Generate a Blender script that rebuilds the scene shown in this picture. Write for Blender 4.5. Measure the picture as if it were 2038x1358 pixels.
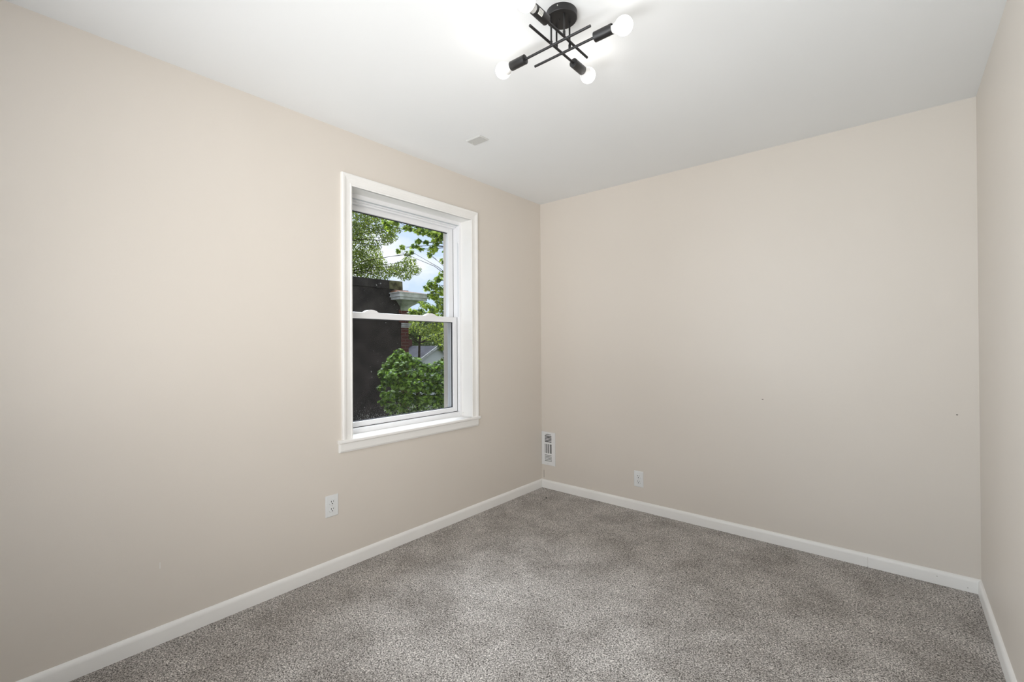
import bpy, math, random
import numpy as np
from mathutils import Vector, Matrix

# ------------------------------------------------------------------ clean
for o in list(bpy.data.objects):
    bpy.data.objects.remove(o, do_unlink=True)
S = bpy.context.scene
COL = S.collection
R = math.radians

# ------------------------------------------------------------------ camera
YAW, PITCH, ROLL = -0.7006, 0.0052, -0.0058
fwd = Vector((math.sin(YAW) * math.cos(PITCH), math.cos(YAW) * math.cos(PITCH), math.sin(PITCH)))
rgt = Vector((math.cos(YAW), -math.sin(YAW), 0.0))
upv = rgt.cross(fwd)
rgt, upv = (math.cos(ROLL) * rgt + math.sin(ROLL) * upv, -math.sin(ROLL) * rgt + math.cos(ROLL) * upv)
cam = bpy.data.objects.new('camera', bpy.data.cameras.new('camera'))
COL.objects.link(cam)
M = Matrix((rgt, upv, -fwd)).transposed().to_4x4()
M.translation = Vector((2.3587, -3.1873, 1.2393))
cam.matrix_world = M
cam.data.sensor_width = 36.0
cam.data.sensor_fit = 'HORIZONTAL'
cam.data.lens = 36.0 * 909.97 / 2038.0
cam.data.clip_start = 0.02
cam.data.clip_end = 500
S.camera = cam

# ------------------------------------------------------------------ view
S.view_settings.view_transform = 'Standard'
S.view_settings.look = 'None'
S.view_settings.exposure = 0.0
S.view_settings.gamma = 1.0
S.view_settings.use_curve_mapping = False

# ------------------------------------------------------------------ sky
SKY_STRENGTH = 1.25
W = bpy.data.worlds.new('sky')
S.world = W
W.use_nodes = True
nt = W.node_tree
nt.nodes.clear()
tc = nt.nodes.new('ShaderNodeTexCoord')
mp = nt.nodes.new('ShaderNodeMapping')
mp.inputs['Scale'].default_value = (1.0, 1.0, 2.2)
mp.inputs['Location'].default_value = (0.35, 0.10, 0.2)
nz = nt.nodes.new('ShaderNodeTexNoise')
nz.inputs['Scale'].default_value = 4.0
nz.inputs['Detail'].default_value = 6.0
nz.inputs['Roughness'].default_value = 0.55
rp = nt.nodes.new('ShaderNodeValToRGB')
rp.color_ramp.elements[0].position = 0.44
rp.color_ramp.elements[0].color = (0.54, 0.67, 0.86, 1)
rp.color_ramp.elements[1].position = 0.60
rp.color_ramp.elements[1].color = (0.86, 0.89, 0.93, 1)
bg = nt.nodes.new('ShaderNodeBackground')
bg.inputs['Strength'].default_value = SKY_STRENGTH
wo = nt.nodes.new('ShaderNodeOutputWorld')
nt.links.new(tc.outputs['Generated'], mp.inputs['Vector'])
nt.links.new(mp.outputs[0], nz.inputs['Vector'])
nt.links.new(nz.outputs['Fac'], rp.inputs[0])
nt.links.new(rp.outputs[0], bg.inputs['Color'])
nt.links.new(bg.outputs[0], wo.inputs[0])


def sun(name, direction, strength, angle, color):
    d = bpy.data.lights.new(name, 'SUN')
    d.energy = strength
    d.angle = angle
    d.color = color
    o = bpy.data.objects.new(name, d)
    COL.objects.link(o)
    o.rotation_euler = Vector(direction).to_track_quat('-Z', 'Y').to_euler()
    return o


def area(name, loc, direction, sx, sy, power, color):
    d = bpy.data.lights.new(name, 'AREA')
    d.shape = 'RECTANGLE'
    d.size, d.size_y = sx, sy
    d.energy = power
    d.color = color
    o = bpy.data.objects.new(name, d)
    COL.objects.link(o)
    o.location = loc
    o.rotation_euler = Vector(direction).to_track_quat('-Z', 'Y').to_euler()
    return o


# bright hazy sun high over the court outside: it reaches the room through the window
sun('hazy_sun', (0.80, -0.38, -0.95), 10.0, R(50), (0.84, 0.92, 1.0))
# fill lamps added behind the camera, where no source is seen: two aimed left,
# one aimed right, and a low one tilted up to brighten the ceiling
FRONT_Y = -3.85
area('fill_light', (2.10, FRONT_Y + 0.03, 1.30), (-0.5, 1, 0.2), 0.9, 1.5, 8.6, (1.0, 0.985, 0.96)).data.spread = R(100)
area('fill_light', (2.10, FRONT_Y + 0.03, 1.30), (-0.85, 1, 0.1), 0.9, 1.5, 6.9, (1.0, 0.985, 0.965)).data.spread = R(80)
area('fill_light', (0.60, FRONT_Y + 0.03, 1.30), (1.1, 1, 0.05), 0.9, 1.5, 16.8, (0.90, 0.985, 1.06)).data.spread = R(80)
area('ceiling_fill_light', (1.30, FRONT_Y + 0.15, 0.50), (0, 1, 1.0), 1.6, 0.4, 7.6, (0.98, 1.0, 1.02)).data.spread = R(80)
BULB_STRENGTH = 11.0

# ------------------------------------------------------------------ materials
def principled(name, color, rough=0.5, spec=0.5, metallic=0.0):
    m = bpy.data.materials.new(name)
    m.use_nodes = True
    b = m.node_tree.nodes['Principled BSDF']
    b.inputs['Base Color'].default_value = (*color, 1)
    b.inputs['Roughness'].default_value = rough
    b.inputs['Specular IOR Level'].default_value = spec
    b.inputs['Metallic'].default_value = metallic
    return m


def vary(m, color_a, color_b, scale, bump=0.0, bump_scale=None, detail=3.0, lo=0.35, hi=0.65, bump_dist=0.001):
    """colour that wanders between two tones, and a fine bump, both procedural"""
    t = m.node_tree
    b = t.nodes['Principled BSDF']
    c = t.nodes.new('ShaderNodeTexCoord')
    n = t.nodes.new('ShaderNodeTexNoise')
    n.inputs['Scale'].default_value = scale
    n.inputs['Detail'].default_value = detail
    r = t.nodes.new('ShaderNodeValToRGB')
    r.color_ramp.elements[0].position, r.color_ramp.elements[1].position = lo, hi
    r.color_ramp.elements[0].color = (*color_a, 1)
    r.color_ramp.elements[1].color = (*color_b, 1)
    t.links.new(c.outputs['Object'], n.inputs['Vector'])
    t.links.new(n.outputs['Fac'], r.inputs[0])
    t.links.new(r.outputs[0], b.inputs['Base Color'])
    if bump:
        n2 = t.nodes.new('ShaderNodeTexNoise')
        n2.inputs['Scale'].default_value = bump_scale
        n2.inputs['Detail'].default_value = 2.0
        bp = t.nodes.new('ShaderNodeBump')
        bp.inputs['Strength'].default_value = bump
        bp.inputs['Distance'].default_value = bump_dist
        t.links.new(c.outputs['Object'], n2.inputs['Vector'])
        t.links.new(n2.outputs['Fac'], bp.inputs['Height'])
        t.links.new(bp.outputs[0], b.inputs['Normal'])
    return m


WALL_A, WALL_B = (0.700, 0.645, 0.580), (0.712, 0.657, 0.592)
paint = vary(principled('beige_wall_paint', WALL_A, 0.46, 0.5), WALL_A, WALL_B, 1.6, 0.25, 260, bump_dist=0.0006)
ceil_m = vary(principled('ceiling_paint', (0.85, 0.86, 0.86), 0.8, 0.3), (0.845, 0.855, 0.855), (0.86, 0.87, 0.87), 1.2, 0.2, 220, bump_dist=0.0006)
trim_m = vary(principled('white_trim_paint', (0.80, 0.79, 0.76), 0.38, 0.5), (0.865, 0.852, 0.825), (0.885, 0.872, 0.845), 5, 0.10, 60)
vinyl = principled('white_vinyl', (0.85, 0.85, 0.86), 0.35, 0.5)
groove = principled('sash_gap', (0.05, 0.05, 0.055), 0.8, 0.2)
alu = principled('grey_track', (0.62, 0.65, 0.67), 0.4, 0.5)
black_metal = vary(principled('matt_black_metal', (0.012, 0.011, 0.011), 0.42, 0.5), (0.011, 0.010, 0.010), (0.015, 0.014, 0.014), 40)
plastic = principled('white_plastic', (0.78, 0.79, 0.79), 0.32, 0.5)
register = principled('white_enamel', (0.80, 0.80, 0.80), 0.4, 0.5)
dark_hole = principled('dark_slot', (0.012, 0.012, 0.012), 0.9, 0.1)
screw_m = principled('painted_screw', (0.62, 0.62, 0.60), 0.35, 0.5, 0.3)
plate_m = principled('painted_plate', (0.60, 0.60, 0.58), 0.5, 0.4)
bulb_neck = principled('bulb_housing', (0.85, 0.84, 0.82), 0.4, 0.4)
sticker = principled('sticker_paper', (0.80, 0.80, 0.76), 0.6, 0.3)
ink = principled('sticker_ink', (0.18, 0.18, 0.17), 0.7, 0.2)
fleck_m = principled('dark_fleck', (0.01, 0.01, 0.01), 0.8, 0.1)
chip_m = principled('white_chip', (0.82, 0.80, 0.76), 0.6, 0.3)
scuff_m = principled('grey_scuff', (0.17, 0.15, 0.13), 0.8, 0.2)
caulk_m = principled('caulk_line', (0.36, 0.32, 0.27), 0.8, 0.2)

bulb_m = bpy.data.materials.new('lit_bulb_glass')
bulb_m.use_nodes = True
_b = bulb_m.node_tree.nodes['Principled BSDF']
_b.inputs['Base Color'].default_value = (0.9, 0.88, 0.85, 1)
_b.inputs['Emission Color'].default_value = (1.0, 0.965, 0.925, 1)
_b.inputs['Emission Strength'].default_value = BULB_STRENGTH

# carpet: short grey-beige pile
carpet = bpy.data.materials.new('grey_carpet')
carpet.use_nodes = True
t = carpet.node_tree
b = t.nodes['Principled BSDF']
b.inputs['Roughness'].default_value = 0.95
b.inputs['Specular IOR Level'].default_value = 0.1
b.inputs['Sheen Weight'].default_value = 0.15
c = t.nodes.new('ShaderNodeTexCoord')
warp = t.nodes.new('ShaderNodeTexNoise'); warp.inputs['Scale'].default_value = 60; warp.inputs['Detail'].default_value = 2
wmix = t.nodes.new('ShaderNodeVectorMath'); wmix.operation = 'MULTIPLY_ADD'
wmix.inputs[1].default_value = (0.012, 0.012, 0.012)
n1 = t.nodes.new('ShaderNodeTexNoise'); n1.inputs['Scale'].default_value = 185; n1.inputs['Detail'].default_value = 3; n1.inputs['Roughness'].default_value = 0.65
r1 = t.nodes.new('ShaderNodeValToRGB')
r1.color_ramp.elements[0].position = 0.385; r1.color_ramp.elements[0].color = (0.09, 0.080, 0.071, 1)
r1.color_ramp.elements[1].position = 0.66; r1.color_ramp.elements[1].color = (0.90, 0.85, 0.80, 1)
e = r1.color_ramp.elements.new(0.5); e.color = (0.39, 0.361, 0.334, 1)
n3 = t.nodes.new('ShaderNodeTexNoise'); n3.inputs['Scale'].default_value = 4.2; n3.inputs['Distortion'].default_value = 0.3; n3.inputs['Detail'].default_value = 4; n3.inputs['Roughness'].default_value = 0.6
r3 = t.nodes.new('ShaderNodeValToRGB')
r3.color_ramp.elements[0].position = 0.35; r3.color_ramp.elements[0].color = (0.76, 0.745, 0.73, 1)
r3.color_ramp.elements[1].position = 0.62; r3.color_ramp.elements[1].color = (1.09, 1.09, 1.09, 1)
mul = t.nodes.new('ShaderNodeMix'); mul.data_type = 'RGBA'; mul.blend_type = 'MULTIPLY'; mul.inputs[0].default_value = 1.0
bp = t.nodes.new('ShaderNodeBump'); bp.inputs['Strength'].default_value = 0.9; bp.inputs['Distance'].default_value = 0.004
L = t.links.new
L(c.outputs['Object'], warp.inputs['Vector'])
L(warp.outputs['Color'], wmix.inputs[0]); L(c.outputs['Object'], wmix.inputs[2])
L(wmix.outputs[0], n1.inputs['Vector'])
L(n1.outputs['Fac'], r1.inputs[0])
L(c.outputs['Object'], n3.inputs['Vector']); L(n3.outputs['Fac'], r3.inputs[0])
L(r1.outputs[0], mul.inputs[6]); L(r3.outputs[0], mul.inputs[7])
L(mul.outputs[2], b.inputs['Base Color'])
L(n1.outputs['Fac'], bp.inputs['Height']); L(bp.outputs[0], b.inputs['Normal'])


def thin_glass(name):
    m = bpy.data.materials.new(name)
    m.use_nodes = True
    t = m.node_tree
    t.nodes.clear()
    tr = t.nodes.new('ShaderNodeBsdfTransparent')
    tr.inputs[0].default_value = (0.98, 0.98, 0.98, 1)
    gl = t.nodes.new('ShaderNodeBsdfGlossy')
    gl.inputs['Roughness'].default_value = 0.02
    fr = t.nodes.new('ShaderNodeFresnel')
    fr.inputs['IOR'].default_value = 1.2
    mx = t.nodes.new('ShaderNodeMixShader')
    out = t.nodes.new('ShaderNodeOutputMaterial')
    t.links.new(fr.outputs[0], mx.inputs[0])
    t.links.new(tr.outputs[0], mx.inputs[1])
    t.links.new(gl.outputs[0], mx.inputs[2])
    t.links.new(mx.outputs[0], out.inputs[0])
    return m


glass = thin_glass('window_glass')

# insect screen: fine grey mesh, too fine to resolve, with white glare specks painted in near its foot
screen_m = bpy.data.materials.new('insect_mesh')
screen_m.use_nodes = True
t = screen_m.node_tree
t.nodes.clear()
tr = t.nodes.new('ShaderNodeBsdfTransparent')
df = t.nodes.new('ShaderNodeBsdfDiffuse'); df.inputs[0].default_value = (0.035, 0.031, 0.028, 1)
glare = t.nodes.new('ShaderNodeBsdfDiffuse'); glare.inputs[0].default_value = (0.75, 0.75, 0.70, 1)
mx = t.nodes.new('ShaderNodeMixShader'); mx.inputs[0].default_value = 0.36
mx2 = t.nodes.new('ShaderNodeMixShader')
out = t.nodes.new('ShaderNodeOutputMaterial')
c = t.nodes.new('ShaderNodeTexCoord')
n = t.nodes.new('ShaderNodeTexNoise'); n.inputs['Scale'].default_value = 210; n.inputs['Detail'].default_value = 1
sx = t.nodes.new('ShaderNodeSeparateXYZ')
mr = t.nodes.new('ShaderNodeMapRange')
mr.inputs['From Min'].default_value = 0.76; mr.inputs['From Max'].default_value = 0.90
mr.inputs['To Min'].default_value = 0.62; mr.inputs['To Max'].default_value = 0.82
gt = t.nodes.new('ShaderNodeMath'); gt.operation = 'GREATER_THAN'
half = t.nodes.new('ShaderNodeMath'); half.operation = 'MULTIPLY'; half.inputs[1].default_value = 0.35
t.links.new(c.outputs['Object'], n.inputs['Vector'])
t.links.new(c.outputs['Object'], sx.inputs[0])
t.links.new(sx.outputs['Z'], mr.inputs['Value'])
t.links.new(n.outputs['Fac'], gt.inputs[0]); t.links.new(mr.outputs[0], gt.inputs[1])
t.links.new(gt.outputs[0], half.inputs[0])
t.links.new(tr.outputs[0], mx.inputs[1]); t.links.new(df.outputs[0], mx.inputs[2])
t.links.new(half.outputs[0], mx2.inputs[0]); t.links.new(mx.outputs[0], mx2.inputs[1]); t.links.new(glare.outputs[0], mx2.inputs[2])
t.links.new(mx2.outputs[0], out.inputs[0])


def leaf_mat(name, dark, light, trans, lo=0.2, hi=0.85):
    m = bpy.data.materials.new(name)
    m.use_nodes = True
    t = m.node_tree
    t.nodes.clear()
    g = t.nodes.new('ShaderNodeNewGeometry')
    r = t.nodes.new('ShaderNodeValToRGB')
    r.color_ramp.elements[0].position = lo; r.color_ramp.elements[0].color = (*dark, 1)
    r.color_ramp.elements[1].position = hi; r.color_ramp.elements[1].color = (*light, 1)
    d = t.nodes.new('ShaderNodeBsdfDiffuse')
    tl = t.nodes.new('ShaderNodeBsdfTranslucent')
    gl = t.nodes.new('ShaderNodeBsdfGlossy'); gl.inputs['Roughness'].default_value = 0.45
    mx = t.nodes.new('ShaderNodeMixShader'); mx.inputs[0].default_value = trans
    mx2 = t.nodes.new('ShaderNodeMixShader'); mx2.inputs[0].default_value = 0.06
    out = t.nodes.new('ShaderNodeOutputMaterial')
    t.links.new(g.outputs['Random Per Island'], r.inputs[0])
    for nd in (d, tl):
        t.links.new(r.outputs[0], nd.inputs[0])
    t.links.new(d.outputs[0], mx.inputs[1]); t.links.new(tl.outputs[0], mx.inputs[2])
    t.links.new(mx.outputs[0], mx2.inputs[1]); t.links.new(gl.outputs[0], mx2.inputs[2])
    t.links.new(mx2.outputs[0], out.inputs[0])
    return m


bark = vary(principled('bark', (0.05, 0.04, 0.032), 0.9, 0.1), (0.035, 0.028, 0.022), (0.085, 0.07, 0.055), 9, 0.6, 30, bump_dist=0.01)
leaf_small = leaf_mat('small_leaf', (0.070, 0.115, 0.014), (0.36, 0.43, 0.05), 0.5)
leaf_maple = leaf_mat('maple_leaf', (0.080, 0.150, 0.018), (0.54, 0.66, 0.085), 0.5)
leaf_pale = leaf_mat('pale_leaf', (0.12, 0.19, 0.022), (0.56, 0.66, 0.10), 0.5)
leaf_far = leaf_mat('far_leaf', (0.06, 0.105, 0.03), (0.22, 0.31, 0.06), 0.4)
leaf_bush = leaf_mat('bush_leaf', (0.055, 0.125, 0.016), (0.36, 0.58, 0.070), 0.45)
lawn_m = vary(principled('lawn', (0.06, 0.10, 0.03), 0.9, 0.1), (0.04, 0.055, 0.025), (0.08, 0.10, 0.05), 1.5, 0.6, 30, bump_dist=0.03)

# dark painted brick of the neighbour's party wall
tar = bpy.data.materials.new('dark_painted_brick')
tar.use_nodes = True
t = tar.node_tree
b = t.nodes['Principled BSDF']
b.inputs['Roughness'].default_value = 0.75
b.inputs['Specular IOR Level'].default_value = 0.3
c = t.nodes.new('ShaderNodeTexCoord')
n = t.nodes.new('ShaderNodeTexNoise'); n.inputs['Scale'].default_value = 3.2; n.inputs['Detail'].default_value = 6
r = t.nodes.new('ShaderNodeValToRGB')
r.color_ramp.elements[0].position = 0.38; r.color_ramp.elements[0].color = (0.020, 0.0155, 0.013, 1)
r.color_ramp.elements[1].position = 0.68; r.color_ramp.elements[1].color = (0.052, 0.042, 0.036, 1)
n2 = t.nodes.new('ShaderNodeTexNoise'); n2.inputs['Scale'].default_value = 14; n2.inputs['Detail'].default_value = 5; n2.inputs['Roughness'].default_value = 0.7
r2 = t.nodes.new('ShaderNodeValToRGB')
r2.color_ramp.elements[0].position = 0.645; r2.color_ramp.elements[0].color = (0, 0, 0, 1)
r2.color_ramp.elements[1].position = 0.69; r2.color_ramp.elements[1].color = (1, 1, 1, 1)
mx = t.nodes.new('ShaderNodeMix'); mx.data_type = 'RGBA'; mx.inputs[7].default_value = (0.42, 0.40, 0.38, 1)
sp3 = t.nodes.new('ShaderNodeSeparateXYZ'); mp = t.nodes.new('ShaderNodeCombineXYZ')
t.links.new(c.outputs['Object'], sp3.inputs[0]); t.links.new(sp3.outputs['Y'], mp.inputs['X']); t.links.new(sp3.outputs['Z'], mp.inputs['Y'])
bk = t.nodes.new('ShaderNodeTexBrick')
bk.inputs['Scale'].default_value = 1.0
bk.inputs['Brick Width'].default_value = 0.21; bk.inputs['Row Height'].default_value = 0.071
bk.inputs['Mortar Size'].default_value = 0.008
bp = t.nodes.new('ShaderNodeBump'); bp.inputs['Strength'].default_value = 0.5; bp.inputs['Distance'].default_value = 0.006; bp.invert = True
t.links.new(c.outputs['Object'], n.inputs['Vector']); t.links.new(c.outputs['Object'], n2.inputs['Vector'])
t.links.new(n.outputs['Fac'], r.inputs[0]); t.links.new(n2.outputs['Fac'], r2.inputs[0])
t.links.new(r2.outputs[0], mx.inputs[0]); t.links.new(r.outputs[0], mx.inputs[6])
t.links.new(mx.outputs[2], b.inputs['Base Color'])
t.links.new(mp.outputs[0], bk.inputs['Vector'])
t.links.new(bk.outputs['Fac'], bp.inputs['Height']); t.links.new(bp.outputs[0], b.inputs['Normal'])


def brick_mat(name, a, bcol, mortar):
    m = principled(name, a, 0.85, 0.2)
    t = m.node_tree
    b = t.nodes['Principled BSDF']
    c = t.nodes.new('ShaderNodeTexCoord')
    sp3 = t.nodes.new('ShaderNodeSeparateXYZ'); mp = t.nodes.new('ShaderNodeCombineXYZ')
    t.links.new(c.outputs['Object'], sp3.inputs[0]); t.links.new(sp3.outputs['Y'], mp.inputs['X']); t.links.new(sp3.outputs['Z'], mp.inputs['Y'])
    bk = t.nodes.new('ShaderNodeTexBrick')
    bk.inputs['Scale'].default_value = 1.0
    bk.inputs['Color1'].default_value = (*a, 1); bk.inputs['Color2'].default_value = (*bcol, 1)
    bk.inputs['Mortar'].default_value = (*mortar, 1)
    bk.inputs['Brick Width'].default_value = 0.21; bk.inputs['Row Height'].default_value = 0.071
    bk.inputs['Mortar Size'].default_value = 0.008
    t.links.new(mp.outputs[0], bk.inputs['Vector'])
    t.links.new(bk.outputs['Color'], b.inputs['Base Color'])
    return m


brick = brick_mat('red_brick', (0.135, 0.042, 0.032), (0.095, 0.032, 0.025), (0.15, 0.10, 0.085))
mossy = vary(principled('mossy_render', (0.12, 0.11, 0.06), 0.9, 0.1), (0.06, 0.055, 0.035), (0.20, 0.19, 0.10), 7, 0.5, 40, bump_dist=0.01)
cornice_m = vary(principled('weathered_white_paint', (0.50, 0.51, 0.47), 0.6, 0.3), (0.44, 0.43, 0.40), (0.68, 0.67, 0.64), 6)
flare_m = vary(principled('green_stained_paint', (0.30, 0.32, 0.24), 0.7, 0.3), (0.20, 0.22, 0.15), (0.42, 0.43, 0.35), 5)
rust_m = vary(principled('rusty_flashing', (0.30, 0.12, 0.05), 0.8, 0.2), (0.085, 0.070, 0.055), (0.23, 0.080, 0.030), 11)
shingle = vary(principled('grey_shingle', (0.10, 0.10, 0.12), 0.9, 0.1), (0.040, 0.040, 0.050), (0.075, 0.075, 0.09), 2.5)
siding = principled('white_siding', (0.86, 0.86, 0.83), 0.6, 0.3)

# ------------------------------------------------------------------ mesh helpers
class MB:
    def __init__(self):
        self.v, self.f = [], []

    def add(self, verts, faces):
        k = len(self.v)
        self.v += [tuple(p) for p in verts]
        self.f += [tuple(i + k for i in f) for f in faces]
        return self

    def box(self, a, b):
        (x0, y0, z0), (x1, y1, z1) = a, b
        v = [(x0, y0, z0), (x1, y0, z0), (x1, y1, z0), (x0, y1, z0), (x0, y0, z1), (x1, y0, z1), (x1, y1, z1), (x0, y1, z1)]
        return self.add(v, [(0, 3, 2, 1), (4, 5, 6, 7), (0, 1, 5, 4), (1, 2, 6, 5), (2, 3, 7, 6), (3, 0, 4, 7)])

    def lathe(self, prof, origin, axis, seg=28):
        """prof: (distance along axis, radius); closed with caps where radius > 0"""
        ax = Vector(axis).normalized()
        u = ax.orthogonal().normalized()
        w = ax.cross(u)
        o = Vector(origin)
        v, f = [], []
        for d, r in prof:
            for i in range(seg):
                a = 2 * math.pi * i / seg
                v.append(o + ax * d + (u * math.cos(a) + w * math.sin(a)) * r)
        for k in range(len(prof) - 1):
            for i in range(seg):
                j = (i + 1) % seg
                f.append((k * seg + i, k * seg + j, (k + 1) * seg + j, (k + 1) * seg + i))
        f.append(tuple(range(seg - 1, -1, -1)))
        f.append(tuple((len(prof) - 1) * seg + i for i in range(seg)))
        return self.add(v, f)

    def tube(self, pts, rads, seg=8):
        v, f = [], []
        n = len(pts)
        pts = [Vector(p) for p in pts]
        prev = None
        for k in range(n):
            d = (pts[min(k + 1, n - 1)] - pts[max(k - 1, 0)]).normalized()
            u = d.orthogonal().normalized() if prev is None else (prev - d * prev.dot(d)).normalized()
            prev = u
            w = d.cross(u)
            for i in range(seg):
                a = 2 * math.pi * i / seg
                v.append(pts[k] + (u * math.cos(a) + w * math.sin(a)) * rads[k])
        for k in range(n - 1):
            for i in range(seg):
                j = (i + 1) % seg
                f.append((k * seg + i, k * seg + j, (k + 1) * seg + j, (k + 1) * seg + i))
        f.append(tuple(range(seg - 1, -1, -1)))
        f.append(tuple((n - 1) * seg + i for i in range(seg)))
        return self.add(v, f)

    def sweep(self, prof, stations):
        """prof: list of (a, b); stations: functions (a, b) -> point; closed profile"""
        m = len(prof)
        v, f = [], []
        for s in stations:
            v += [s(a, b) for a, b in prof]
        for k in range(len(stations) - 1):
            for i in range(m):
                j = (i + 1) % m
                f.append((k * m + i, k * m + j, (k + 1) * m + j, (k + 1) * m + i))
        f.append(tuple(range(m - 1, -1, -1)))
        f.append(tuple((len(stations) - 1) * m + i for i in range(m)))
        return self.add(v, f)

    def build(self, name, mat, parent=None, smooth=False, bevel=0.0, seg=2):
        me = bpy.data.meshes.new(name)
        me.from_pydata(self.v, [], self.f)
        me.update()
        import bmesh
        bm = bmesh.new()
        bm.from_mesh(me)
        bmesh.ops.recalc_face_normals(bm, faces=bm.faces)
        bm.to_mesh(me)
        bm.free()
        me.materials.append(mat)
        if smooth:
            me.polygons.foreach_set('use_smooth', [True] * len(me.polygons))
            me.set_sharp_from_angle(angle=R(38))
        o = bpy.data.objects.new(name, me)
        COL.objects.link(o)
        if parent is not None:
            o.parent = parent
            o.matrix_parent_inverse = Matrix.Translation(parent.location).inverted() if parent.type == 'EMPTY' and parent.parent is None else Matrix()
        if bevel:
            bv = o.modifiers.new('bevel', 'BEVEL')
            bv.width = bevel
            bv.segments = seg
            bv.limit_method = 'ANGLE'
            bv.harden_normals = False
        return o


def empty(name, loc, label=None, cat=None, group=None, kind=None):
    o = bpy.data.objects.new(name, None)
    COL.objects.link(o)
    o.location = loc
    o.empty_display_size = 0.1
    tag(o, label, cat, group, kind)
    return o


def tag(o, label=None, cat=None, group=None, kind=None):
    for k, val in (('label', label), ('category', cat), ('group', group), ('kind', kind)):
        if val:
            o[k] = val
    return o


def box(name, a, b, mat, parent=None, bevel=0.0):
    return MB().box(a, b).build(name, mat, parent, bevel=bevel)


def structure(o, label, cat):
    return tag(o, label, cat, kind='structure')


# ------------------------------------------------------------------ room
H = 2.44
WX = 2.6628            # right wall
TW = 0.30              # outside wall thickness
OY0, OY1, OZ0, OZ1 = -1.800, -0.846, 0.690, 2.138     # window opening in the left wall

structure(box('floor', (0, FRONT_Y, -0.15), (WX, 0, 0), carpet), 'grey-beige carpeted floor of the empty room', 'floor')
structure(box('ceiling', (-TW, FRONT_Y - TW, H), (WX + TW, TW, H + 0.25), ceil_m), 'plain white painted ceiling', 'ceiling')
m = MB()
m.box((-TW, FRONT_Y - TW, -0.15), (0, OY0, H)).box((-TW, OY1, -0.15), (0, TW, H))
m.box((-TW, OY0, -0.15), (0, OY1, OZ0)).box((-TW, OY0, OZ1), (0, OY1, H))
wall_left = structure(m.build('wall_left', paint), 'beige painted wall holding the window', 'wall')
wall_back = structure(box('wall_back', (0, 0, -0.15), (WX, TW, H), paint), 'beige painted wall facing the camera, right of the corner', 'wall')
structure(box('wall_right', (WX, FRONT_Y - TW, -0.15), (WX + TW, TW, H), paint), 'narrow strip of wall along the right edge', 'wall')
m = MB()   # wall behind the camera, with an unseen opening added to let sky light in
m.box((0, FRONT_Y - TW, -0.15), (0.45, FRONT_Y, H)).box((2.15, FRONT_Y - TW, -0.15), (WX, FRONT_Y, H))
m.box((0.45, FRONT_Y - TW, -0.15), (2.15, FRONT_Y, 0.65)).box((0.45, FRONT_Y - TW, 2.25), (2.15, FRONT_Y, H))
structure(m.build('wall_front', paint), 'beige wall behind the camera with an added opening for light', 'wall')

# small marks on the walls, as parts of the wall they are on
box('scuff', (-0.001, -2.6775, 0.308), (0.0008, -2.6745, 0.335), chip_m, wall_left)
box('scuff', (1.708, -0.0006, 0.879), (1.717, 0.001, 0.884), scuff_m, wall_back)
box('scuff', (2.580, -0.0006, 0.866), (2.587, 0.001, 0.871), scuff_m, wall_back)
box('scuff', (0.021, -0.0006, 0.085), (0.026, 0.001, 0.150), caulk_m, wall_back)

# baseboards: flat board with eased top
def base_profile():
    return [(0, 0), (0.0128, 0), (0.0128, 0.050), (0.0118, 0.058), (0.0085, 0.0645), (0.004, 0.0690), (0, 0.0700)]

pr = base_profile()
structure(MB().sweep(pr, [lambda a, b: (a, FRONT_Y, b), lambda a, b: (a, -a, b)]).build('baseboard_left', trim_m, smooth=True),
          'white baseboard under the window wall', 'baseboard')
bb = structure(MB().sweep(pr, [lambda a, b: (a, -a, b), lambda a, b: (WX - a, -a, b)]).build('baseboard_back', trim_m, smooth=True),
          'white baseboard along the wall facing the camera', 'baseboard')
# butt joint of two lengths of board, open at its foot, and two small nicks
box('joint', (2.2238, -0.0131, 0.010), (2.2244, -0.012, 0.056), caulk_m, bb)
box('joint', (2.2232, -0.0132, 0.0), (2.2248, -0.012, 0.008), scuff_m, bb)
box('nick', (2.500, -0.0131, 0.040), (2.505, -0.012, 0.042), scuff_m, bb)
box('nick', (2.612, -0.0131, 0.018), (2.616, -0.012, 0.020), scuff_m, bb)
structure(MB().sweep(pr, [lambda a, b: (WX - a, -a, b), lambda a, b: (WX - a, FRONT_Y, b)]).build('baseboard_right', trim_m, smooth=True),
          'white baseboard at the right edge', 'baseboard')

# ------------------------------------------------------------------ window
win = empty('window_1', (0, -1.323, 0.70), 'white double-hung window with white casing in the left wall', 'window', kind='structure')
CI0, CI1, CT = -1.796, -0.8515, 2.134
ST = 0.710             # stool top
cp = [(0, 0.0), (0, 0.010), (0.004, 0.0125), (0.009, 0.0125), (0.013, 0.010), (0.030, 0.0105), (0.040, 0.013), (0.046, 0.0165),
      (0.052, 0.018), (0.060, 0.018), (0.064, 0.0155), (0.064, 0.0)]
MB().sweep(cp, [lambda u, q: (q, CI0 - u, ST), lambda u, q: (q, CI0 - u, CT + u), lambda u, q: (q, CI1 + u, CT + u), lambda u, q: (q, CI1 + u, ST)]).build('casing', trim_m, win)
m = MB()
m.box((-0.102, OY0, ST), (0.004, OY0 + 0.004, OZ1)).box((-0.102, OY1 - 0.004, ST), (0.004, OY1, OZ1)).box((-0.102, OY0, OZ1 - 0.004), (0.004, OY1, OZ1))
m.build('jamb', trim_m, win)
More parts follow.
